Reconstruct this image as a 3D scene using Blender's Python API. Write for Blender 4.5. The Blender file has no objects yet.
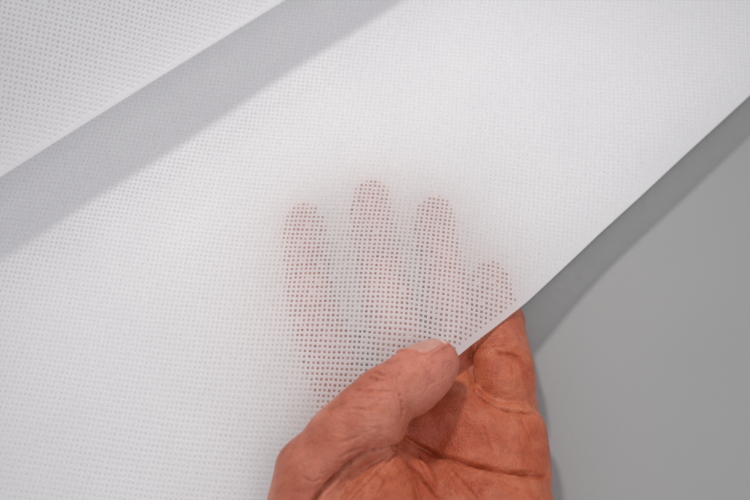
import bpy, math
import numpy as np
from mathutils import Matrix

# ------------------------------------------------------------------ camera, world, lights, exposure
scene = bpy.context.scene
coll = scene.collection
MM = 0.001
TILT = math.atan(0.5)                       # camera looks down, leaning this far from the vertical
CAM = np.array([0.0, -0.4472 * 398.0, 0.8944 * 398.0])     # millimetres, table top is z = 0
F_PX = 750 * 360.0 / 260.0                  # focal length in photograph pixels

cam_d = bpy.data.cameras.new('camera')
cam = bpy.data.objects.new('camera', cam_d)
coll.objects.link(cam)
cam.location = CAM * MM
cam.rotation_euler = (TILT, 0, 0)
cam_d.sensor_width = 36
cam_d.lens = 36 * 360.0 / 260.0
cam_d.clip_start = 0.01
cam_d.clip_end = 50
cam_d.dof.use_dof = True
cam_d.dof.focus_distance = 0.352
cam_d.dof.aperture_fstop = 9.0
scene.camera = cam

world = bpy.data.worlds.new('World')
scene.world = world
world.use_nodes = True
bg = world.node_tree.nodes['Background']
bg.inputs['Color'].default_value = (0.965, 0.95, 1.0, 1)
bg.inputs['Strength'].default_value = 0.64


def area(name, loc, target, size, power, col):
    d = bpy.data.lights.new(name, 'AREA')
    d.shape = 'DISK'
    d.size = size
    d.energy = power
    d.color = col
    o = bpy.data.objects.new(name, d)
    coll.objects.link(o)
    v = np.array(target) - np.array(loc)
    o.location = loc
    o.rotation_euler = Vector(v).to_track_quat('-Z', 'Y').to_euler()
    return o


from mathutils import Vector
kd = bpy.data.lights.new('key_light', 'SPOT')
kd.energy = 5.7
kd.color = (1.0, 0.98, 0.925)
kd.shadow_soft_size = 0.03
kd.spot_size = math.radians(50)
kd.spot_blend = 1.0
key = bpy.data.objects.new('key_light', kd)
coll.objects.link(key)
key.location = (-0.11, 0.20, 0.49)
key.rotation_euler = Vector((0.135, -0.205, -0.49)).to_track_quat('-Z', 'Y').to_euler()
area('soft_light', (0.35, -0.35, 0.85), (0.02, 0.0, 0.0), 0.5, 1.6, (1.0, 0.985, 0.97))

vs = scene.view_settings
vs.view_transform = 'Standard'
vs.look = 'None'
vs.exposure = -0.13
vs.gamma = 1.0
vs.use_curve_mapping = False
scene.render.engine = 'CYCLES'
cy = scene.cycles
cy.max_bounces = 16
cy.diffuse_bounces = 8
cy.transmission_bounces = 12
cy.transparent_max_bounces = 16
cy.use_denoising = True
cy.sample_clamp_indirect = 8

# ------------------------------------------------------------------ placing helpers (millimetres)
S, C = math.sin(TILT), math.cos(TILT)
RX = np.array([1.0, 0, 0])
UY = np.array([0.0, C, S])
FW = np.array([0.0, S, -C])


def ray(px, py):
    d = FW * F_PX + RX * (px - 375.0) + UY * (250.0 - py)
    return d / np.linalg.norm(d)


def at(px, py, h):
    """point at height h above the table seen at a photograph pixel"""
    d = ray(px, py)
    return CAM + d * ((h - CAM[2]) / d[2])


def on(px, py, hf):
    p = at(px, py, 15.0)
    for _ in range(30):
        p = at(px, py, 0.5 * p[2] + 0.5 * float(hf(p[0], p[1])))
    return p


# ------------------------------------------------------------------ material helpers
def mat(name):
    m = bpy.data.materials.new(name)
    m.use_nodes = True
    nt = m.node_tree
    nt.nodes.clear()
    out = nt.nodes.new('ShaderNodeOutputMaterial')
    return m, nt, out


def node(nt, kind, **kw):
    n = nt.nodes.new(kind)
    for k, v in kw.items():
        if k in n.inputs:
            n.inputs[k].default_value = v
        else:
            setattr(n, k, v)
    return n


def ramp(nt, fac, stops):
    r = nt.nodes.new('ShaderNodeValToRGB')
    e = r.color_ramp.elements
    while len(e) < len(stops):
        e.new(0.5)
    for i, (p, c) in enumerate(stops):
        e[i].position = p
        e[i].color = (*c, 1)
    nt.links.new(fac, r.inputs[0])
    return r


def obj_coords(nt):
    return nt.nodes.new('ShaderNodeTexCoord').outputs['Object']


def fibre_material():
    m, nt, out = mat('nonwoven_fibre')
    L = nt.links.new
    co = obj_coords(nt)
    n1 = node(nt, 'ShaderNodeTexNoise', Scale=2600.0, Detail=3.0)
    n2 = node(nt, 'ShaderNodeTexNoise', Scale=420.0, Detail=4.0, Roughness=0.6)
    n3 = node(nt, 'ShaderNodeTexNoise', Scale=38.0, Detail=3.0)
    for n in (n1, n2, n3):
        L(co, n.inputs['Vector'])
    r = ramp(nt, n2.outputs['Fac'], [(0.3, (0.87, 0.866, 0.87)), (0.75, (0.89, 0.886, 0.888))])
    r3 = ramp(nt, n3.outputs['Fac'], [(0.3, (0.97, 0.97, 0.975)), (0.7, (1.0, 1.0, 1.0))])
    mul = node(nt, 'ShaderNodeMix', data_type='RGBA', blend_type='MULTIPLY')
    mul.inputs[0].default_value = 1.0
    L(r.outputs[0], mul.inputs[6])
    L(r3.outputs[0], mul.inputs[7])
    bump = node(nt, 'ShaderNodeBump', Strength=0.15, Distance=0.0001)
    L(n1.outputs['Fac'], bump.inputs['Height'])
    dif = node(nt, 'ShaderNodeBsdfDiffuse', Roughness=0.6)
    tr = node(nt, 'ShaderNodeBsdfTranslucent')
    L(mul.outputs[2], dif.inputs['Color'])
    cool = node(nt, 'ShaderNodeMix', data_type='RGBA', blend_type='MULTIPLY')
    cool.inputs[0].default_value = 1.0
    cool.inputs[7].default_value = (0.975, 0.985, 1.0, 1)
    L(mul.outputs[2], cool.inputs[6])
    L(cool.outputs[2], tr.inputs['Color'])
    L(bump.outputs[0], dif.inputs['Normal'])
    mix = node(nt, 'ShaderNodeMixShader', Fac=0.46)
    L(dif.outputs[0], mix.inputs[1])
    L(tr.outputs[0], mix.inputs[2])
    gl = node(nt, 'ShaderNodeBsdfGlossy', Roughness=0.5)
    gl.inputs['Color'].default_value = (0.9, 0.9, 0.9, 1)
    mix2 = node(nt, 'ShaderNodeMixShader', Fac=0.03)
    L(mix.outputs[0], mix2.inputs[1])
    L(gl.outputs[0], mix2.inputs[2])
    L(mix2.outputs[0], out.inputs['Surface'])
    return m


def film_material():
    """the pressed bond points: thin, half clear"""
    m, nt, out = mat('pressed_film')
    L = nt.links.new
    dif = node(nt, 'ShaderNodeBsdfDiffuse', Color=(0.86, 0.86, 0.865, 1))
    tl = node(nt, 'ShaderNodeBsdfTranslucent', Color=(0.9, 0.9, 0.9, 1))
    tp = node(nt, 'ShaderNodeBsdfTransparent', Color=(0.97, 0.97, 0.97, 1))
    co = obj_coords(nt)
    n = node(nt, 'ShaderNodeTexNoise', Scale=700.0, Detail=1.0)
    L(co, n.inputs['Vector'])
    mr = node(nt, 'ShaderNodeMapRange')
    mr.inputs['From Min'].default_value = 0.3
    mr.inputs['From Max'].default_value = 0.7
    mr.inputs['To Min'].default_value = 0.62
    mr.inputs['To Max'].default_value = 0.85
    L(n.outputs['Fac'], mr.inputs['Value'])
    m1 = node(nt, 'ShaderNodeMixShader', Fac=0.25)
    L(dif.outputs[0], m1.inputs[1])
    L(tl.outputs[0], m1.inputs[2])
    m2 = node(nt, 'ShaderNodeMixShader')
    L(mr.outputs[0], m2.inputs[0])
    L(m1.outputs[0], m2.inputs[1])
    L(tp.outputs[0], m2.inputs[2])
    L(m2.outputs[0], out.inputs['Surface'])
    return m


def table_material():
    m, nt, out = mat('grey_board')
    L = nt.links.new
    co = obj_coords(nt)
    n = node(nt, 'ShaderNodeTexNoise', Scale=900.0, Detail=3.0)
    n2 = node(nt, 'ShaderNodeTexNoise', Scale=14.0, Detail=3.0)
    L(co, n.inputs['Vector'])
    L(co, n2.inputs['Vector'])
    r = ramp(nt, n2.outputs['Fac'], [(0.3, (0.322, 0.324, 0.322)), (0.7, (0.334, 0.334, 0.332))])
    r2 = ramp(nt, n.outputs['Fac'], [(0.3, (0.98, 0.98, 0.98)), (0.7, (1, 1, 1))])
    mul = node(nt, 'ShaderNodeMix', data_type='RGBA', blend_type='MULTIPLY')
    mul.inputs[0].default_value = 1.0
    L(r.outputs[0], mul.inputs[6])
    L(r2.outputs[0], mul.inputs[7])
    p = node(nt, 'ShaderNodeBsdfPrincipled', Roughness=0.75)
    p.inputs['Specular IOR Level'].default_value = 0.25
    L(mul.outputs[2], p.inputs['Base Color'])
    b = node(nt, 'ShaderNodeBump', Strength=0.15, Distance=0.0001)
    L(n.outputs['Fac'], b.inputs['Height'])
    L(b.outputs[0], p.inputs['Normal'])
    L(p.outputs[0], out.inputs['Surface'])
    return m


def skin_material():
    m, nt, out = mat('skin')
    L = nt.links.new
    co = obj_coords(nt)
    big = node(nt, 'ShaderNodeTexNoise', Scale=65.0, Detail=4.0, Roughness=0.55)
    mid = node(nt, 'ShaderNodeTexNoise', Scale=330.0, Detail=4.0, Roughness=0.6)
    fine = node(nt, 'ShaderNodeTexNoise', Scale=1500.0, Detail=3.0, Roughness=0.6)
    vor = node(nt, 'ShaderNodeTexVoronoi', Scale=900.0, feature='DISTANCE_TO_EDGE')
    for n in (big, mid, fine, vor):
        L(co, n.inputs['Vector'])
    ct = ramp(nt, big.outputs['Fac'], [(0.34, (0.44, 0.118, 0.066)), (0.50, (0.51, 0.160, 0.098)), (0.66, (0.58, 0.215, 0.146))])
    cp = ramp(nt, big.outputs['Fac'], [(0.34, (0.44, 0.083, 0.031)), (0.50, (0.52, 0.138, 0.062)), (0.66, (0.60, 0.205, 0.112))])
    at_n = node(nt, 'ShaderNodeAttribute', attribute_name='palm_flush')
    c0 = node(nt, 'ShaderNodeMix', data_type='RGBA')
    L(at_n.outputs['Fac'], c0.inputs[0])
    L(ct.outputs[0], c0.inputs[6])
    L(cp.outputs[0], c0.inputs[7])
    cc = ramp(nt, big.outputs['Fac'], [(0.34, (0.38, 0.050, 0.016)), (0.66, (0.47, 0.088, 0.034))])  # deep red standing in for the thumb's shadow on the palm
    at_c = node(nt, 'ShaderNodeAttribute', attribute_name='palm_shade')
    c1 = node(nt, 'ShaderNodeMix', data_type='RGBA')
    L(at_c.outputs['Fac'], c1.inputs[0])
    at_t = node(nt, 'ShaderNodeAttribute', attribute_name='tip_pink')
    ctp = node(nt, 'ShaderNodeMix', data_type='RGBA')
    L(at_t.outputs['Fac'], ctp.inputs[0])
    L(c0.outputs[2], ctp.inputs[6])
    ctp.inputs[7].default_value = (0.66, 0.25, 0.19, 1)
    L(ctp.outputs[2], c1.inputs[6])
    L(cc.outputs[0], c1.inputs[7])
    blot = node(nt, 'ShaderNodeTexNoise', Scale=150.0, Detail=3.0, Roughness=0.55)
    L(co, blot.inputs['Vector'])
    bl = ramp(nt, blot.outputs['Fac'], [(0.50, (0, 0, 0)), (0.72, (0.28, 0.28, 0.28))])
    cb = node(nt, 'ShaderNodeMix', data_type='RGBA')
    L(bl.outputs[0], cb.inputs[0])
    L(c1.outputs[2], cb.inputs[6])
    cb.inputs[7].default_value = (0.62, 0.26, 0.15, 1)
    c2 = ramp(nt, mid.outputs['Fac'], [(0.28, (0.80, 0.72, 0.68)), (0.5, (0.97, 0.96, 0.95)), (0.75, (1.05, 1.04, 1.04))])
    mul = node(nt, 'ShaderNodeMix', data_type='RGBA', blend_type='MULTIPLY')
    mul.inputs[0].default_value = 1.0
    L(cb.outputs[2], mul.inputs[6])
    L(c2.outputs[0], mul.inputs[7])
    p = node(nt, 'ShaderNodeBsdfPrincipled', Roughness=0.38)
    p.inputs['Specular IOR Level'].default_value = 0.36
    p.inputs['Subsurface Weight'].default_value = 0.45
    p.inputs['Subsurface Radius'].default_value = (1.0, 0.32, 0.18)
    p.inputs['Subsurface Scale'].default_value = 0.0013
    L(mul.outputs[2], p.inputs['Base Color'])
    mix = node(nt, 'ShaderNodeMath', operation='MULTIPLY_ADD')
    L(vor.outputs['Distance'], mix.inputs[0])
    mix.inputs[1].default_value = 0.9
    L(fine.outputs['Fac'], mix.inputs[2])
    b1 = node(nt, 'ShaderNodeBump', Strength=0.7, Distance=0.00035)
    L(mix.outputs[0], b1.inputs['Height'])
    b2 = node(nt, 'ShaderNodeBump', Strength=0.5, Distance=0.0005)
    L(mid.outputs['Fac'], b2.inputs['Height'])
    L(b1.outputs[0], b2.inputs['Normal'])
    L(b2.outputs[0], p.inputs['Normal'])
    L(p.outputs[0], out.inputs['Surface'])
    return m


def nail_material():
    m, nt, out = mat('nail_plate')
    L = nt.links.new
    co = obj_coords(nt)
    n = node(nt, 'ShaderNodeTexNoise', Scale=300.0, Detail=3.0)
    L(co, n.inputs['Vector'])
    r = ramp(nt, n.outputs['Fac'], [(0.3, (0.50, 0.23, 0.18)), (0.7, (0.57, 0.29, 0.235))])
    p = node(nt, 'ShaderNodeBsdfPrincipled', Roughness=0.22)
    p.inputs['Subsurface Weight'].default_value = 0.25
    p.inputs['Subsurface Radius'].default_value = (1.0, 0.4, 0.3)
    p.inputs['Subsurface Scale'].default_value = 0.001
    fe = node(nt, 'ShaderNodeAttribute', attribute_name='free_edge')
    mx = node(nt, 'ShaderNodeMix', data_type='RGBA')
    L(fe.outputs['Fac'], mx.inputs[0])
    L(r.outputs[0], mx.inputs[6])
    mx.inputs[7].default_value = (0.66, 0.52, 0.43, 1)
    L(mx.outputs[2], p.inputs['Base Color'])
    b = node(nt, 'ShaderNodeBump', Strength=0.2, Distance=0.0001)
    L(n.outputs['Fac'], b.inputs['Height'])
    L(b.outputs[0], p.inputs['Normal'])
    L(p.outputs[0], out.inputs['Surface'])
    return m


def backing_material():
    m, nt, out = mat('fabric_backing')
    co = obj_coords(nt)
    n = node(nt, 'ShaderNodeTexNoise', Scale=420.0, Detail=4.0)
    nt.links.new(co, n.inputs['Vector'])
    r = ramp(nt, n.outputs['Fac'], [(0.3, (0.87, 0.87, 0.87)), (0.7, (0.91, 0.91, 0.91))])
    d = node(nt, 'ShaderNodeBsdfDiffuse')
    nt.links.new(r.outputs[0], d.inputs['Color'])
    nt.links.new(d.outputs[0], out.inputs['Surface'])
    return m


FIBRE, FILM, BACKING = fibre_material(), film_material(), backing_material()


def mesh_from(name, verts_mm, faces, mats, mat_idx=None, parent=None, smooth=True):
    me = bpy.data.meshes.new(name)
    v = np.asarray(verts_mm, dtype=np.float32) * MM
    lens = np.array([len(f) for f in faces], dtype=np.int32) if isinstance(faces, list) else None
    if lens is None:
        lens = np.full(len(faces), faces.shape[1], dtype=np.int32)
        flat = faces.astype(np.int32).ravel()
    else:
        flat = np.concatenate([np.asarray(f, dtype=np.int32).ravel() for f in faces])
    build(me, v, flat, lens, mat_idx, smooth)
    for m in mats:
        me.materials.append(m)
    o = bpy.data.objects.new(name, me)
    coll.objects.link(o)
    if parent:
        o.parent = parent
    return o


def build(me, v, flat, lens, mat_idx, smooth):
    me.vertices.add(len(v))
    me.vertices.foreach_set('co', v.ravel())
    me.loops.add(len(flat))
    me.loops.foreach_set('vertex_index', flat)
    me.polygons.add(len(lens))
    starts = np.concatenate([[0], np.cumsum(lens)[:-1]]).astype(np.int32)
    me.polygons.foreach_set('loop_start', starts)
    me.polygons.foreach_set('loop_total', lens.astype(np.int32))
    if mat_idx is not None:
        me.polygons.foreach_set('material_index', np.asarray(mat_idx, dtype=np.int32))
    me.polygons.foreach_set('use_smooth', np.full(len(lens), smooth, dtype=bool))
    me.update(calc_edges=True)
    me.validate()


def tag(o, label=None, cat=None, group=None, kind=None):
    for k, v in (('label', label), ('category', cat), ('group', group), ('kind', kind)):
        if v:
            o[k] = v


# ------------------------------------------------------------------ the table
tv = [(-900, -700, 0), (900, -700, 0), (900, 1100, 0), (-900, 1100, 0),
      (-900, -700, -18), (900, -700, -18), (900, 1100, -18), (-900, 1100, -18)]
tf = [[0, 1, 2, 3], [7, 6, 5, 4], [0, 4, 5, 1], [1, 5, 6, 2], [2, 6, 7, 3], [3, 7, 4, 0]]
table = mesh_from('table_top', tv, tf, [table_material()], smooth=False)
tag(table, 'smooth matt grey table top under the white fabric', 'table', kind='structure')

# ------------------------------------------------------------------ the fabric sheets
HAND_X, HAND_Y = at(415, 325, 24)[:2]
PINCH_X, PINCH_Y = at(445, 358, 26)[:2]


def sheet_h(x, y):
    sx = np.where(x > HAND_X, 37.0, 52.0)
    g = np.exp(-(((x - HAND_X) / sx) ** 2 + ((y - HAND_Y) / 50.0) ** 2))
    rx, ry = x - PINCH_X, y - PINCH_Y
    rr = np.sqrt(rx * rx + ry * ry)
    pull = 1.25 * np.exp(-rr / 24.0) * np.cos(5.0 * np.arctan2(ry, rx) + 0.8) * (1 - np.exp(-(rr / 9.0) ** 2))
    g = g + pull / 13.5
    low = 0.8 * np.sin(x / 31.0 + 0.6) * np.cos(y / 37.0) + 0.5 * np.sin((x + y) / 19.0)
    return 16.0 + 12.0 * g + 0.6 * low


EDGE_PX = [(1000, -160), (860, -12), (750, 95), (690, 150), (645, 192), (600, 233), (560, 271), (527, 302), (508, 317), (490, 331),
           (470, 346), (457, 357), (430, 379), (400, 405), (345, 455), (290, 507), (240, 556), (140, 660), (20, 790), (-60, 880)]
ep = np.array([on(px, py, sheet_h) for px, py in EDGE_PX])
ep = ep[np.argsort(ep[:, 0])]
# denser, rounded version of the cut edge
ex = np.linspace(ep[0, 0], ep[-1, 0], 1600)
ey = np.interp(ex, ep[:, 0], ep[:, 1])
kern = np.ones(21) / 21
ey_s = np.convolve(np.pad(ey, 10, mode='edge'), kern, mode='valid')
ey_s[:10], ey_s[-10:] = ey[:10], ey[-10:]
ey = ey_s
rng = np.random.default_rng(7)


def edge_y(x):
    return np.interp(x, ex, ey)


SL = np.gradient(ey, ex)


def make_fabric(name, pu, pv, ang, n_u, n_v, centre, sd_fn, proj_fn, map_fn, limit_fn, rim_mm, parent=None, dot=0.262, border=0.6, rim_out=0.0, fade=3.0):
    """a nonwoven sheet: a lattice of raised fibre ridges round pressed points of thin film"""
    ca, sa = math.cos(ang), math.sin(ang)

    def par(i2, j2):                      # doubled lattice index -> sheet parameters
        u = (i2 * 0.5 - n_u / 2) * pu
        v = (j2 * 0.5 - n_v / 2) * pv
        wu = 0.55 * np.sin(v / 17.0 + 0.4) + 0.30 * np.sin(u / 13.0 + v / 29.0) + 0.10 * np.sin(u / 3.7 + 2 * np.sin(v / 9.0))
        wv = 0.55 * np.sin(u / 21.0 + 1.1) + 0.30 * np.sin(v / 12.0 - u / 31.0) + 0.12 * np.sin(v / 4.3 + 2 * np.sin(u / 8.0))
        u, v = u + wu, v + wv
        return np.stack([centre[0] + ca * u - sa * v, centre[1] + sa * u + ca * v], -1)

    I, J = np.meshgrid(np.arange(n_u), np.arange(n_v), indexing='ij')
    I, J = I.ravel(), J.ravel()
    ok = np.ones(len(I), bool)
    for di, dj in ((0, 0), (2, 0), (0, 2), (2, 2)):
        q = par(2 * I + di, 2 * J + dj)
        ok &= (sd_fn(q) > border) & limit_fn(q)
    I, J = I[ok], J[ok]
    n = len(I)
    off = [(0, 0), (1, 0), (2, 0), (2, 1), (2, 2), (1, 2), (0, 2), (0, 1)]
    W = 2 * n_v + 1
    gid = np.stack([(2 * I + a) * W + (2 * J + b) for a, b in off], 1)      # n x 8
    uniq, inv = np.unique(gid, return_inverse=True)
    inv = inv.reshape(gid.shape)
    i2, j2 = uniq // W, uniq % W
    pq = par(i2, j2)
    is_corner = (i2 % 2 == 0) & (j2 % 2 == 0)
    lift = np.where(is_corner, 0.05, 0.08) + rng.normal(0, 0.02, len(uniq))
    nU = len(uniq)
    # holes
    c = par(2 * I + 1, 2 * J + 1) + rng.normal(0, 0.045, (n, 2))
    rad = dot * pu * (1 + rng.normal(0, 0.07, n))
    rad *= np.where(rng.random(n) < 0.018, rng.uniform(0.35, 0.7, n), 1.0)      # a few are half closed by fibres
    rad *= np.clip(0.3 + 0.7 * (sd_fn(c) - 0.3) / fade, 0.3, 1)     # points pressed weaker towards the edge
    ring_p, ring_l = [], []
    for k, (a, b) in enumerate(off):
        th = math.atan2(b - 1, a - 1)
        corner = (a != 1 and b != 1)
        rr = rad * (1.2 if corner else 0.97)
        du, dv = np.cos(th) * rr, np.sin(th) * rr * (pv / pu) ** 0.5
        ring_p.append(c + np.stack([ca * du - sa * dv, sa * du + ca * dv], -1))
    ring_p = np.stack(ring_p, 1)          # n x 8 x 2
    low_p = c[:, None, :] + (ring_p - c[:, None, :]) * 0.86
    P = np.concatenate([pq, ring_p.reshape(-1, 2), low_p.reshape(-1, 2)])
    Lf = np.concatenate([lift, np.full(n * 8, 0.02), np.full(n * 8, -0.035)])
    r0 = nU + np.arange(n)[:, None] * 8 + np.arange(8)[None]
    l0 = r0 + n * 8
    nxt = np.roll(np.arange(8), -1)
    q1 = np.stack([inv, inv[:, nxt], r0[:, nxt], r0], -1).reshape(-1, 4)
    q2 = np.stack([r0, r0[:, nxt], l0[:, nxt], l0], -1).reshape(-1, 4)
    oc = l0
    # border strip from the stepped outline to the cut edge
    h0, h1 = inv.ravel(), inv[:, nxt].ravel()
    key = np.minimum(h0, h1).astype(np.int64) * nU + np.maximum(h0, h1)
    uk, first, cnt = np.unique(key, return_index=True, return_counts=True)
    fb = first[cnt == 1]
    a0, a1 = h0[fb], h1[fb]
    near = (sd_fn(pq[a0]) < border + 2.9) & (sd_fn(pq[a1]) < border + 2.9) & limit_fn(pq[a0]) & limit_fn(pq[a1])
    a0, a1 = a0[near], a1[near]
    bv, binv = np.unique(np.concatenate([a0, a1]), return_inverse=True)
    pe = proj_fn(pq[bv])
    base = len(P)
    m = len(bv)
    po = pe.copy()
    po[:, 1] -= rim_out
    P = np.concatenate([P, pe, pe, po])
    Lf = np.concatenate([Lf, np.full(m, 0.02), np.full(m, 0.02), -rim_mm + rng.normal(0, 0.02, m)])
    b0, b1 = binv[:len(a0)], binv[len(a0):]
    q3 = np.stack([a1, a0, base + b0, base + b1], -1)
    q4 = np.stack([base + m + b1, base + m + b0, base + 2 * m + b0, base + 2 * m + b1], -1)
    xyz = map_fn(P, Lf)
    quads = np.concatenate([q1, q2, q3, q4])
    flat = np.concatenate([quads.ravel(), oc.ravel()])
    lens = np.concatenate([np.full(len(quads), 4), np.full(n, 8)])
    mi = np.concatenate([np.zeros(len(q1)), np.ones(len(q2)), np.zeros(len(q3) + len(q4)), np.ones(n)])
    me = bpy.data.meshes.new(name)
    build(me, (xyz * MM).astype(np.float32), flat.astype(np.int32), lens, mi, True)
    me.materials.append(FIBRE)
    me.materials.append(FILM)
    o = bpy.data.objects.new(name, me)
    coll.objects.link(o)
    if parent:
        o.parent = parent
    print(name, 'cells', n)
    return o


def main_sd(q):
    s = np.interp(q[:, 0], ex, SL)
    return (q[:, 1] - edge_y(q[:, 0])) / np.sqrt(1 + s * s)


def main_proj(q):
    x, y = q[:, 0].copy(), q[:, 1].copy()
    for _ in range(3):
        s = np.interp(x, ex, SL)
        t = ((q[:, 0] - x) + s * (q[:, 1] - edge_y(x))) / (1 + s * s)
        x = x + t
    return np.stack([x, edge_y(x)], -1)


def main_map(P, lift):
    return np.stack([P[:, 0], P[:, 1], sheet_h(P[:, 0], P[:, 1]) + lift], -1)


sheet = make_fabric('fabric_sheet', 1.70, 1.88, math.radians(-6.5), 290, 215, (5.0, 22.0), main_sd, main_proj, main_map,
                    lambda q: (q[:, 0] > -180) & (q[:, 0] < 205) & (q[:, 1] < 190) & (q[:, 1] > -145), 0.25)
tag(sheet, 'large white dotted fabric sheet, its cut edge held between thumb and fingers', 'fabric',
    'layers of white dotted fabric')

# lower layer of the same folded fabric, just above the table, its edge inside the outline of the upper one
gx, gy = np.meshgrid(np.linspace(-180, 200, 240), np.linspace(0, 1, 60), indexing='ij')
ye = np.interp(gx, ex, ey)
y0 = ye + 0.3 + 0.38 * (sheet_h(gx, ye) - 2.5)
# recess cut into the lower layer to darken the gaps between the fingers
xa, xb, yt = at(334, 300, 5)[0], at(478, 300, 5)[0], at(380, 325, 5)[1]
win = 1 / (1 + np.exp(-(gx - xa) / 2.5)) / (1 + np.exp((gx - xb) / 2.5))
y0 = y0 + win * np.maximum(yt - y0 - 0.35 * np.maximum(gx - 18, 0), 0)
yy = y0 + gy * (188 - y0)
lz = 2.2 + 0.5 * np.sin(gx / 27.0) * np.cos(yy / 33.0) + 0.4
lv = np.stack([gx, yy, lz], -1).reshape(-1, 3)
ii, jj = np.meshgrid(np.arange(239), np.arange(59), indexing='ij')
ids = (ii * 60 + jj).ravel()
under = mesh_from('under_layer', lv, np.stack([ids, ids + 60, ids + 61, ids + 1], -1), [BACKING], parent=sheet)

# the upper flap, its edge hanging over the sheet
FE = 46.0
fa, fb = at(0, 177, FE), at(285, 0, FE)
fdir = (fb - fa) / np.linalg.norm(fb - fa)
fper = np.array([-fdir[1], fdir[0], 0.0])
qs = np.linspace(0, 170, 400)
ang_q = np.radians(20 + 28 * (1 - np.exp(-qs / 20.0)) - 20 * np.clip((qs - 70) / 100, 0, 1))
hor = np.concatenate([[0], np.cumsum(np.cos(ang_q[:-1]) * np.diff(qs))])
ver = np.concatenate([[0], np.cumsum(np.sin(ang_q[:-1]) * np.diff(qs))])


def flap_map(P, lift):
    e, q = P[:, 0], P[:, 1]
    a = np.interp(q, qs, ang_q)
    hh = np.interp(q, qs, hor) - np.sin(a) * lift
    vv = np.interp(q, qs, ver) + np.cos(a) * lift + 0.5 * np.sin(e / 40.0)
    return fa[None] + fdir[None] * e[:, None] + fper[None] * hh[:, None] + np.array([0, 0, 1.0])[None] * vv[:, None]


edge_ang = math.atan2(fdir[1], fdir[0])
flap = make_fabric('fabric_sheet', 1.70, 1.88, math.radians(-4) - edge_ang, 230, 200, (60.0, 80.0),
                   lambda q: q[:, 1], lambda q: np.stack([q[:, 0], 0 * q[:, 1]], -1), flap_map,
                   lambda q: (q[:, 0] > -90) & (q[:, 0] < 225) & (q[:, 1] < 150), 0.45, rim_out=0.5, fade=20.0, dot=0.23)
tag(flap, 'turned-up white fabric flap in the upper left casting a shadow on the sheet below', 'fabric',
    'layers of white dotted fabric')

# ------------------------------------------------------------------ the hand (left hand, palm up, thumb over the sheet)
def capsule(p, a, b, ra, rb):
    a = a.astype(np.float32)
    ab = b.astype(np.float32) - a
    q = p - a
    t = np.clip((q @ ab) * np.float32(1 / (ab @ ab)), 0, 1)
    q -= t[..., None] * ab
    return np.sqrt(np.einsum('...i,...i->...', q, q)) - (np.float32(ra) + np.float32(rb - ra) * t)


def smin(a, b, k):
    h = np.maximum(k - np.abs(a - b), 0) / k
    return np.minimum(a, b) - h * h * k * 0.25


def chain(p, pts, k=1.5):
    d = None
    for (a, ra), (b, rb) in zip(pts[:-1], pts[1:]):
        c = capsule(p, a, b, ra, rb)
        d = c if d is None else smin(d, c, k)
    return d


def under_sheet(px, py, r, gap):
    p = at(px, py, 12)
    for _ in range(12):
        p = at(px, py, float(sheet_h(p[0], p[1])) - r - gap)
    return (p, r)


def pt(px, py, h, r):
    return (at(px, py, h), r)


FINGERS = dict(
    index=[under_sheet(305, 223, 7.4, 1.3), under_sheet(305, 236, 7.8, 1.0), under_sheet(306, 256, 8.0, 1.3), under_sheet(309, 285, 8.1, 1.6), under_sheet(314, 312, 8.8, 1.4),
           under_sheet(329, 355, 9.2, 2.2), pt(345, 398, 12, 9.4), pt(365, 445, 13, 10.5)],
    middle=[under_sheet(371, 199, 7.4, 1.3), under_sheet(371, 212, 7.8, 1.0), under_sheet(374, 236, 8.0, 1.2), under_sheet(379, 265, 8.2, 1.6), under_sheet(386, 294, 9.0, 1.3),
            under_sheet(398, 340, 9.3, 2.6), pt(410, 378, 11, 9.5), pt(420, 430, 13, 11)],
    ring=[under_sheet(435, 215, 7.2, 1.4), under_sheet(435, 228, 7.5, 1.1), under_sheet(438, 250, 7.7, 1.2), under_sheet(442, 275, 8.0, 1.6), under_sheet(447, 304, 8.6, 1.4),
          under_sheet(455, 335, 9.0, 2.8), pt(457, 368, 8.6, 8.6), pt(464, 425, 12.5, 10.5)],
    little=[under_sheet(490, 278, 6.4, 1.9), under_sheet(490, 288, 6.9, 1.6), under_sheet(492, 304, 7.6, 2.2), under_sheet(499, 322, 8.5, 3.0), pt(500, 347, 11.8, 9.6),
            pt(501, 368, 14.4, 10.8), pt(502, 386, 14.8, 11.0), pt(509, 411, 11.0, 9.2), pt(512, 440, 12, 10)],
)
METAC = [
    [pt(513, 432, 15, 10.6), pt(513, 470, 16, 12.0), pt(509, 520, 17, 13.5), pt(480, 660, 22, 15)],
    [pt(466, 420, 14.5, 11), pt(468, 470, 14, 11.5), pt(462, 520, 14, 13), pt(452, 660, 22, 16)],
    [pt(424, 425, 10.5, 10.5), pt(430, 470, 9.0, 10.5), pt(428, 520, 13, 13), pt(430, 660, 22, 16)],
    [pt(372, 440, 14.5, 11), pt(384, 480, 13, 12), pt(392, 520, 14, 13), pt(408, 660, 22, 15)],
]
THUMB_A = [pt(435, 363.5, 35.9, 8.1), pt(421, 373, 36.9, 8.8), pt(405, 385, 38.6, 9.1), pt(384, 398, 40, 9.4), pt(364, 417, 39.5, 10.0), pt(343, 438, 37, 10.6), pt(312, 473, 32, 11.2),
           pt(303, 500, 30, 10.3), pt(330, 640, 28, 14)]
THUMB_PAD = [pt(415, 388, 37, 7.6), pt(427, 376, 35.8, 7.2)]
THUMB_PROX = [pt(380, 424, 37.5, 8.6), pt(366, 434, 36, 8.8)]
THENAR = [pt(393, 461, 31, 4.2), pt(386, 480, 29, 8.5), pt(376, 508, 27, 13.5), pt(372, 560, 27, 17), pt(400, 660, 25, 17)]
THENAR_B = [pt(402, 462, 27, 3.8), pt(414, 482, 24, 6.0), pt(424, 520, 22, 9)]
WEB = [pt(372, 440, 22, 8), pt(330, 490, 24, 9), pt(345, 560, 25, 13)]
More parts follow.
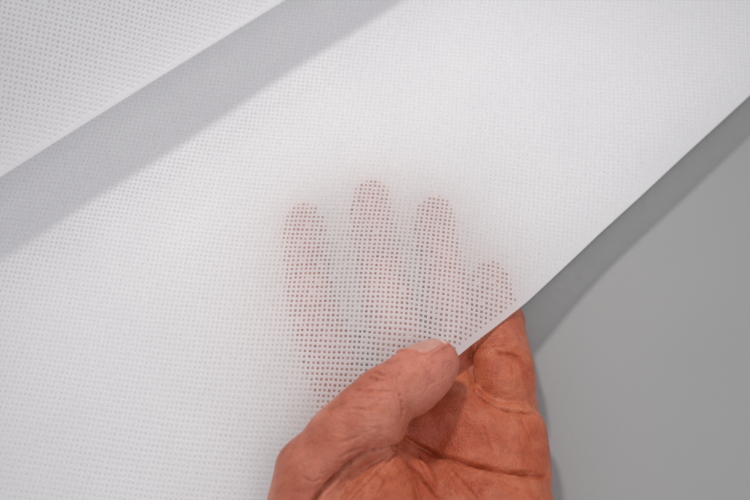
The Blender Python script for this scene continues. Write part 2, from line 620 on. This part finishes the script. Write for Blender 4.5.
WRIST = [pt(405, 640, 24, 18), pt(465, 640, 24, 17), pt(475, 800, 32, 20)]
WRIST2 = [pt(405, 640, 24, 18), pt(425, 800, 32, 21)]
PADS = [([pt(460, 410, 18.0, 8.8), pt(452, 416, 17.5, 8)], 4.5), ([pt(487, 432, 18, 9.5), pt(515, 440, 18, 9.5)], 5.0),
        ([pt(500, 505, 19, 13), pt(515, 530, 19, 13)], 7.0), ([pt(470, 490, 16.5, 11.0), pt(480, 520, 17, 11.5)], 5.0)]


def hand_sdf(p, split=False):
    p = np.asarray(p, dtype=np.float32)
    palm = None
    for m in METAC:
        d = chain(p, m, 3)
        palm = d if palm is None else smin(palm, d, 7)
    for pts, k in PADS:
        palm = smin(palm, chain(p, pts, 2), k)
    palm = smin(palm, smin(chain(p, WRIST, 3), chain(p, WRIST2, 3), 8), 12)
    f = None
    for name in ('index', 'middle', 'ring'):
        d = chain(p, FINGERS[name], 2)
        f = d if f is None else smin(f, d, 0.8)
    body = smin(palm, f, 4.0)
    lit = chain(p, FINGERS['little'], 3)
    lit = smin(lit, 1e3 + 0 * lit, 1.0)
    body = smin(body, lit, 1.0)
    th = smin(chain(p, THENAR, 4), chain(p, THENAR_B, 4), 2.5)
    body = smin(body, chain(p, WEB, 3), 7)
    body = smin(body, th, 1.6)
    ta = chain(p, THUMB_A, 3)
    ta = smin(ta, chain(p, THUMB_PAD, 2), 4)
    ta = smin(ta, chain(p, THUMB_PROX, 2), 3)
    if split:
        return body, ta
    # the thumb blends with the hand only near its root
    w = np.clip((at(350, 470, 30)[1] - p[..., 1]) / 22.0, 0, 1)
    k = 1.4 + 5.0 * w
    return smin(body, ta, k)


def surface_nets(lo, hi, h):
    ax = [np.arange(lo[i], hi[i] + h, h) for i in range(3)]
    shp = tuple(len(a) for a in ax)
    st = 3
    cs = [a[::st] for a in ax]
    cf = hand_sdf(np.stack(np.meshgrid(*cs, indexing='ij'), -1).reshape(-1, 3)).reshape([len(c) for c in cs])
    F = cf.repeat(st, 0).repeat(st, 1).repeat(st, 2)[:shp[0], :shp[1], :shp[2]].copy()
    band = np.argwhere(np.abs(F) < h * st * 1.9)
    org = np.array([a[0] for a in ax])
    for i0 in range(0, len(band), 200000):
        q = band[i0:i0 + 200000]
        F[q[:, 0], q[:, 1], q[:, 2]] = hand_sdf(org + q * h)
    ins = F < 0
    c = np.zeros(tuple(s - 1 for s in shp), dtype=np.int8)
    for a in (0, 1):
        for b in (0, 1):
            for d in (0, 1):
                c += ins[a:shp[0] - 1 + a, b:shp[1] - 1 + b, d:shp[2] - 1 + d]
    act = (c > 0) & (c < 8)
    idx = np.full(act.shape, -1, dtype=np.int64)
    cells = np.argwhere(act)
    idx[act] = np.arange(len(cells))
    acc = np.zeros((len(cells), 3))
    cnt = np.zeros(len(cells))
    corners = [(a, b, d) for a in (0, 1) for b in (0, 1) for d in (0, 1)]
    for c0 in corners:
        for axis in range(3):
            if c0[axis]:
                continue
            c1 = list(c0)
            c1[axis] = 1
            f0 = F[cells[:, 0] + c0[0], cells[:, 1] + c0[1], cells[:, 2] + c0[2]]
            f1 = F[cells[:, 0] + c1[0], cells[:, 1] + c1[1], cells[:, 2] + c1[2]]
            s = (f0 < 0) != (f1 < 0)
            t = np.where(s, f0 / np.where(s, f0 - f1, 1), 0)
            p = np.tile(np.array(c0, float), (len(cells), 1))
            p[:, axis] += t
            acc[s] += p[s]
            cnt[s] += 1
    V = (cells + acc / cnt[:, None]) * h + np.array([a[0] for a in ax])
    quads = []
    for axis in range(3):
        o1, o2 = [(1, 2), (2, 0), (0, 1)][axis]
        sl0 = [slice(None)] * 3
        sl1 = [slice(None)] * 3
        sl0[axis] = slice(0, -1)
        sl1[axis] = slice(1, None)
        s0, s1 = ins[tuple(sl0)], ins[tuple(sl1)]
        e = np.argwhere(s0 != s1)
        e = e[(e[:, o1] > 0) & (e[:, o2] > 0) & (e[:, o1] < shp[o1] - 1) & (e[:, o2] < shp[o2] - 1)]
        fl = s0[e[:, 0], e[:, 1], e[:, 2]]
        d1 = np.zeros(3, int); d1[o1] = 1
        d2 = np.zeros(3, int); d2[o2] = 1
        g = lambda q: idx[q[:, 0], q[:, 1], q[:, 2]]
        qd = np.stack([g(e - d1 - d2), g(e - d2), g(e), g(e - d1)], -1)
        qd[~fl] = qd[~fl][:, ::-1]
        quads.append(qd)
    return V, np.concatenate(quads)


def subdivide(V, Q):
    e = np.stack([Q, np.roll(Q, -1, 1)], -1).reshape(-1, 2)
    e.sort(1)
    key = e[:, 0] * (len(V) + 1) + e[:, 1]
    uk, first, inv = np.unique(key, return_index=True, return_inverse=True)
    em = V[e[first]].mean(1)
    fm = V[Q].mean(1)
    n0, n1 = len(V), len(V) + len(em)
    E = inv.reshape(-1, 4) + n0
    Fc = np.arange(len(Q)) + n1
    out = [np.stack([Q[:, k], E[:, k], Fc, E[:, (k + 3) % 4]], -1) for k in range(4)]
    return np.concatenate([V, em, fm]), np.concatenate(out)


def grad(p, e=0.25):
    g = np.empty_like(p)
    for a in range(3):
        d = np.zeros(3); d[a] = e
        g[:, a] = hand_sdf(p + d) - hand_sdf(p - d)
    return g / (2 * e)


def project(V, steps):
    for _ in range(steps):
        g = grad(V)
        gg = np.maximum((g * g).sum(1), 0.2)
        V = V - g * (np.clip(hand_sdf(V), -1.0, 1.0) / gg)[:, None]
    return V


def march(pix):
    """first points of the hand seen at some pixels (nan where it is missed)"""
    d = np.array([ray(*q) for q in pix])
    t = np.full(len(pix), 230.0)
    for _ in range(90):
        f = hand_sdf(CAM + d * t[:, None])
        t = np.minimum(t + np.where(f > 0.02, f * 0.85, 0), 600)
    p = CAM + d * t[:, None]
    p[hand_sdf(p) > 0.3] = np.nan
    return p


corner_pts = np.array([a for grp in (list(FINGERS.values()) + METAC) for a, _ in grp])
lo = np.array([corner_pts[:, 0].min() - 22, at(400, 640, 20)[1] - 6, -1.0])
hi = np.array([corner_pts[:, 0].max() + 20, corner_pts[:, 1].max() + 12, 55.0])
lo[0] = min(lo[0], at(272, 480, 30)[0] - 12)
V, Q = surface_nets(lo, hi, 0.62)
V, Q = subdivide(V, Q)
V = project(V, 2)

# skin folds: polyline seen on the surface, half width, depth, puff of the skin beside it
CREASES = [
    ([(406, 437), (418, 447), (435, 454), (455, 459), (475, 464), (495, 468), (515, 471), (534, 475), (546, 478)], 0.95, 1.5, 0.35),
    ([(512, 470), (524, 470), (538, 472)], 0.5, 0.5, 0.1),
    ([(471, 384), (478, 393), (488, 400), (500, 407), (512, 410), (524, 411), (537, 413)], 0.9, 1.1, 0.35),
    ([(519, 408), (528, 413), (536, 419)], 0.5, 0.45, 0.1),
    ([(476, 349), (488, 346), (500, 345), (512, 345)], 0.6, 0.55, 0.15),
    ([(494, 352), (505, 353), (515, 355), (523, 359)], 0.65, 0.75, 0.2),
    ([(484, 340), (500, 337), (516, 338)], 0.5, 0.2, 0.05),
    ([(371, 453), (360, 460), (348, 469), (335, 481), (322, 494), (310, 508)], 1.2, 1.9, 0.3),
    ([(371, 453), (382, 451), (392, 448), (400, 447)], 0.8, 0.9, 0.2),
    ([(472, 343), (471, 358), (471, 372), (473, 386)], 1.1, 0.69, 0.0),
    ([(471.5, 350), (471, 362), (471.5, 376), (474, 388)], 0.8, 0.69, 0.0),
    ([(396, 452), (385, 463), (373, 475), (360, 488), (347, 502)], 0.6, 0.55, 0.2),
    ([(400, 456), (392, 468), (384, 482), (375, 500)], 0.5, 0.4, 0.15),
    ([(401, 450), (408, 460), (418, 472), (430, 485), (442, 500)], 0.9, 1.3, 0.25),
    ([(412, 478), (416, 490), (419, 503)], 0.5, 0.4, 0.1),
    ([(416, 452), (421, 462), (428, 474), (438, 488)], 0.8, 0.5, 0.15),
    ([(399, 390), (402, 400), (403, 410), (402, 418)], 0.7, 0.6, 0.2),
    ([(366, 377), (373, 378), (381, 380), (388, 379)], 0.6, 0.65, 0.25),
    ([(372, 370), (379, 372), (386, 376)], 0.55, 0.6, 0.2),
    ([(381, 368), (388, 371), (394, 376)], 0.5, 0.35, 0.1),
    ([(352, 390), (364, 390), (378, 392), (392, 392)], 0.6, 0.4, 0.15),
    ([(347, 397), (362, 398), (376, 399)], 0.6, 0.3, 0.1),
    ([(340, 410), (356, 409), (372, 410)], 0.6, 0.22, 0.1),
    ([(336, 444), (348, 441), (360, 436)], 0.8, 0.3, 0.1),
    ([(340, 458), (350, 452), (362, 449)], 0.7, 0.35, 0.25),
    ([(303, 478), (312, 482), (322, 480)], 0.7, 0.3, 0.1),
    ([(496, 362), (497, 375), (495, 388)], 0.45, 0.1, 0.05),
    ([(512, 362), (513, 378), (511, 394)], 0.45, 0.1, 0.05),
    ([(522, 420), (528, 432), (533, 446)], 0.5, 0.3, 0.08),
    ([(480, 420), (486, 436), (490, 452)], 0.6, 0.25, 0.08),
    ([(450, 470), (462, 482), (476, 498)], 0.7, 0.35, 0.1),
    ([(500, 478), (510, 486), (524, 492)], 0.6, 0.25, 0.08),
]
FINE = [  # region of the surface, main direction (degrees), spread, how many, length in pixels, depth
    ((335, 385, 396, 440), 5, 14, 34, (9, 24), 0.13),
    ((362, 364, 398, 384), 12, 14, 12, (8, 18), 0.22),
    ((398, 362, 452, 402), -38, 16, 26, (6, 16), 0.09),
    ((430, 398, 540, 470), 62, 40, 46, (8, 24), 0.12),
    ((478, 352, 530, 402), 84, 14, 20, (8, 20), 0.11),
    ((476, 310, 526, 342), 8, 12, 10, (8, 20), 0.12),
    ((335, 460, 420, 500), -48, 14, 26, (10, 28), 0.14),
    ((436, 474, 546, 502), 30, 40, 26, (8, 24), 0.12),
    ((280, 436, 330, 500), -40, 18, 30, (8, 22), 0.13),
]
for (xa_, ya_, xb_, yb_), ang_, spr, cnt_, ln_, dp_ in FINE:
    for _ in range(cnt_):
        cx_, cy_ = rng.uniform(xa_, xb_), rng.uniform(ya_, yb_)
        th_ = math.radians(ang_ + rng.normal(0, spr))
        ll = rng.uniform(*ln_) / 2
        bend = rng.normal(0, 0.12) * ll
        dx_, dy_ = math.cos(th_), math.sin(th_)
        CREASES.append(([(cx_ - dx_ * ll, cy_ - dy_ * ll), (cx_ - dy_ * bend, cy_ + dx_ * bend), (cx_ + dx_ * ll, cy_ + dy_ * ll)],
                        rng.uniform(0.38, 0.55), 0.65 * dp_ * rng.uniform(0.5, 1.5), dp_ * 0.15))
NRM = grad(V)
NRM /= np.maximum(np.linalg.norm(NRM, axis=1), 1e-6)[:, None]
disp = np.zeros(len(V))
dense = []
for poly, w, dep, puff in CREASES:
    pts = []
    for (x0, y0), (x1, y1) in zip(poly[:-1], poly[1:]):
        for t in np.linspace(0, 1, 5)[:-1]:
            jx, jy = rng.normal(0, 0.16, 2)
            pts.append((x0 + (x1 - x0) * t + jx, y0 + (y1 - y0) * t + jy))
    dense.append(pts + [poly[-1]])
hits = march([q for pts in dense for q in pts])
k0 = 0
for (poly, w, dep, puff), pts in zip(CREASES, dense):
    A = hits[k0:k0 + len(pts)]
    k0 += len(pts)
    T = np.linspace(0, 1, len(pts))
    good = ~np.isnan(A[:, 0])
    A, T = A[good], T[good]
    if len(A) < 2:
        continue
    w, puff = 0.72 * w, 0.5 * puff
    R = 9 * w
    near = np.where(((V > A.min(0) - R) & (V < A.max(0) + R)).all(1))[0]
    if not len(near):
        continue
    best = np.full(len(near), 1e9)
    bt = np.zeros(len(near))
    for k in range(len(A) - 1):
        a, b = A[k], A[k + 1]
        if np.linalg.norm(b - a) > 6:
            continue
        ab = b - a
        t = np.clip(((V[near] - a) @ ab) / max(ab @ ab, 1e-6), 0, 1)
        d = np.linalg.norm(V[near] - a - t[:, None] * ab, axis=1)
        u = d < best
        best[u] = d[u]
        bt[u] = (T[k] + (T[k + 1] - T[k]) * t)[u]
    taper = np.clip(np.minimum(bt + 0.05, 1.05 - bt) / 0.22, 0, 1) ** 0.7
    wob = 1 + 0.25 * np.sin(bt * 23 + len(poly))
    broad = 0.75 * dep * np.exp(-(best / (3.6 * w)) ** 2) if dep > 0.7 else 0
    dep = 1.25 * dep if dep > 0.7 else dep
    prof = -broad - dep * np.exp(-(best / w) ** 2) * wob + puff * np.exp(-((best - 2.3 * w) / (1.1 * w)) ** 2)
    disp[near] += prof * taper

# nail bed: press the plate's outline into the thumb
tipc, ipc = THUMB_A[0][0], THUMB_A[2][0]
n_ax = (tipc - ipc) / np.linalg.norm(tipc - ipc)
up_left = -0.78 * RX + 0.62 * UY
n_dor = up_left + 0.18 * (-FW)
n_dor -= n_ax * (n_dor @ n_ax)
n_dor /= np.linalg.norm(n_dor)
n_side = np.cross(n_ax, n_dor)
if n_side @ (-FW) < 0:
    n_side = -n_side                       # towards the viewer
T0, T1, PH = -7.5, 5.6, math.radians(56)


def nail_coord(p):
    r = p - tipc
    return r @ n_ax, np.arctan2(r @ n_side, r @ n_dor)


t_, ph_ = nail_coord(V)
closeby = np.linalg.norm(V - tipc, axis=1) < 16
fr = np.clip(np.abs(ph_) / PH, 0, 1)
t_low = T0 + 5 - 5 * np.sqrt(np.maximum(0.03, 1 - 0.97 * fr ** 2))
edge_d = np.maximum.reduce([t_low - t_, (t_ - T1) * 1.0, (np.abs(ph_) - PH) * 8.5])
fold = np.where(closeby & (t_ < T1 - 1), 0.8 * np.exp(-((edge_d - 0.8) / 0.7) ** 2), 0)
bed = np.where(closeby, -0.35 * (edge_d < -0.1), 0)
disp += fold + bed
# relaxed unevenness of flesh
disp += 0.12 * np.sin(V[:, 0] / 2.9 + 1.3 * np.sin(V[:, 1] / 4.1)) * np.sin(V[:, 1] / 3.3 + V[:, 2] / 3.7)
V = V + NRM * disp[:, None]
dbody, dthumb = hand_sdf(V, split=True)
flush = (1 - 0.8 / (1 + np.exp(-(V[:, 1] - at(420, 345, 20)[1]) / 3.0))) / (1 + np.exp(-(dthumb - dbody) / 2.2))          # the palm's skin is redder than the thumb's
hand = mesh_from('hand', V, Q, [skin_material()])
fl_at = hand.data.attributes.new('palm_flush', 'FLOAT', 'POINT')
fl_at.data.foreach_set('value', flush.astype(np.float32))
shade_c = march([(446, 440)])[0]
shade_v = flush * np.exp(-(np.linalg.norm((V - shade_c) * np.array([0.8, 1.0, 0.5]), axis=1) / 17.0) ** 2)   # thumb's shade on the palm, painted in as deeper red
tp_at = hand.data.attributes.new('tip_pink', 'FLOAT', 'POINT')
pad_c = 0.5 * (THUMB_A[0][0] + THUMB_A[1][0])
tp_at.data.foreach_set('value', ((1 - flush) * 0.85 * np.exp(-(np.linalg.norm(V - pad_c, axis=1) / 15.0) ** 2)).astype(np.float32))
co_at = hand.data.attributes.new('palm_shade', 'FLOAT', 'POINT')
co_at.data.foreach_set('value', shade_v.astype(np.float32))
tag(hand, 'bare left hand, palm up, pinching the white fabric edge with its thumb on top', 'hand')
print('hand verts', len(V))

# thumb nail: a curved plate lying in its bed
nt_, np_ = 25, 25
grid = []
for i in range(nt_):
    t = T0 + (T1 - T0) * i / (nt_ - 1)
    for j in range(np_):
        f = -1 + 2 * j / (np_ - 1)
        tt = t if t < T1 - 3 else T1 - 3 + (t - T1 + 3) * math.sqrt(max(0.0, 1 - 0.45 * f * f))
        if t < T0 + 5:
            tt = T0 + 5 - (T0 + 5 - t) * math.sqrt(max(0.0, 1 - 0.97 * f * f))
        grid.append((tt, f * PH))
grid = np.array(grid)
axisp = tipc + grid[:, :1] * n_ax
dirs = np.cos(grid[:, 1:]) * n_dor + np.sin(grid[:, 1:]) * n_side
r = np.full(len(grid), 3.0)
for _ in range(60):
    r += 0.7 * -np.minimum(hand_sdf(axisp + dirs * r[:, None]), 4.0) * 1.0
ts = (grid[:, 0] - T0) / (T1 - T0)
# the free end runs straight on instead of following the round tip
ref = tipc + (0.5) * n_ax
r_keep = np.where(grid[:, 0] > 1.0, np.maximum(r, 7.2 - 0.13 * (np.maximum(grid[:, 0], 1.0) - 1.0) ** 1.6), r)
top = axisp + dirs * (r_keep + 0.14)[:, None]
bot = axisp + dirs * (r_keep - 0.30)[:, None]
nv = np.concatenate([top, bot])
N = nt_ * np_
nf = []
for i in range(nt_ - 1):
    for j in range(np_ - 1):
        a = i * np_ + j
        nf.append([a, a + np_, a + np_ + 1, a + 1])
        nf.append([N + a, N + a + 1, N + a + np_ + 1, N + a + np_])
for i in range(nt_ - 1):
    for j in (0, np_ - 1):
        a = i * np_ + j
        nf.append([a, a + np_, N + a + np_, N + a])
for j in range(np_ - 1):
    for i in (0, nt_ - 1):
        a = i * np_ + j
        nf.append([a, a + 1, N + a + 1, N + a])
nail = mesh_from('thumb_nail', nv, nf, [nail_material()], parent=hand)
ne = nail.data.attributes.new('free_edge', 'FLOAT', 'POINT')
fe_v = np.clip((np.arange(N) // np_ / (nt_ - 1) - 0.86) / 0.06, 0, 1)
ne.data.foreach_set('value', np.concatenate([fe_v, fe_v]).astype(np.float32))
tag(nail, 'pale pink short thumb nail seen from the side')
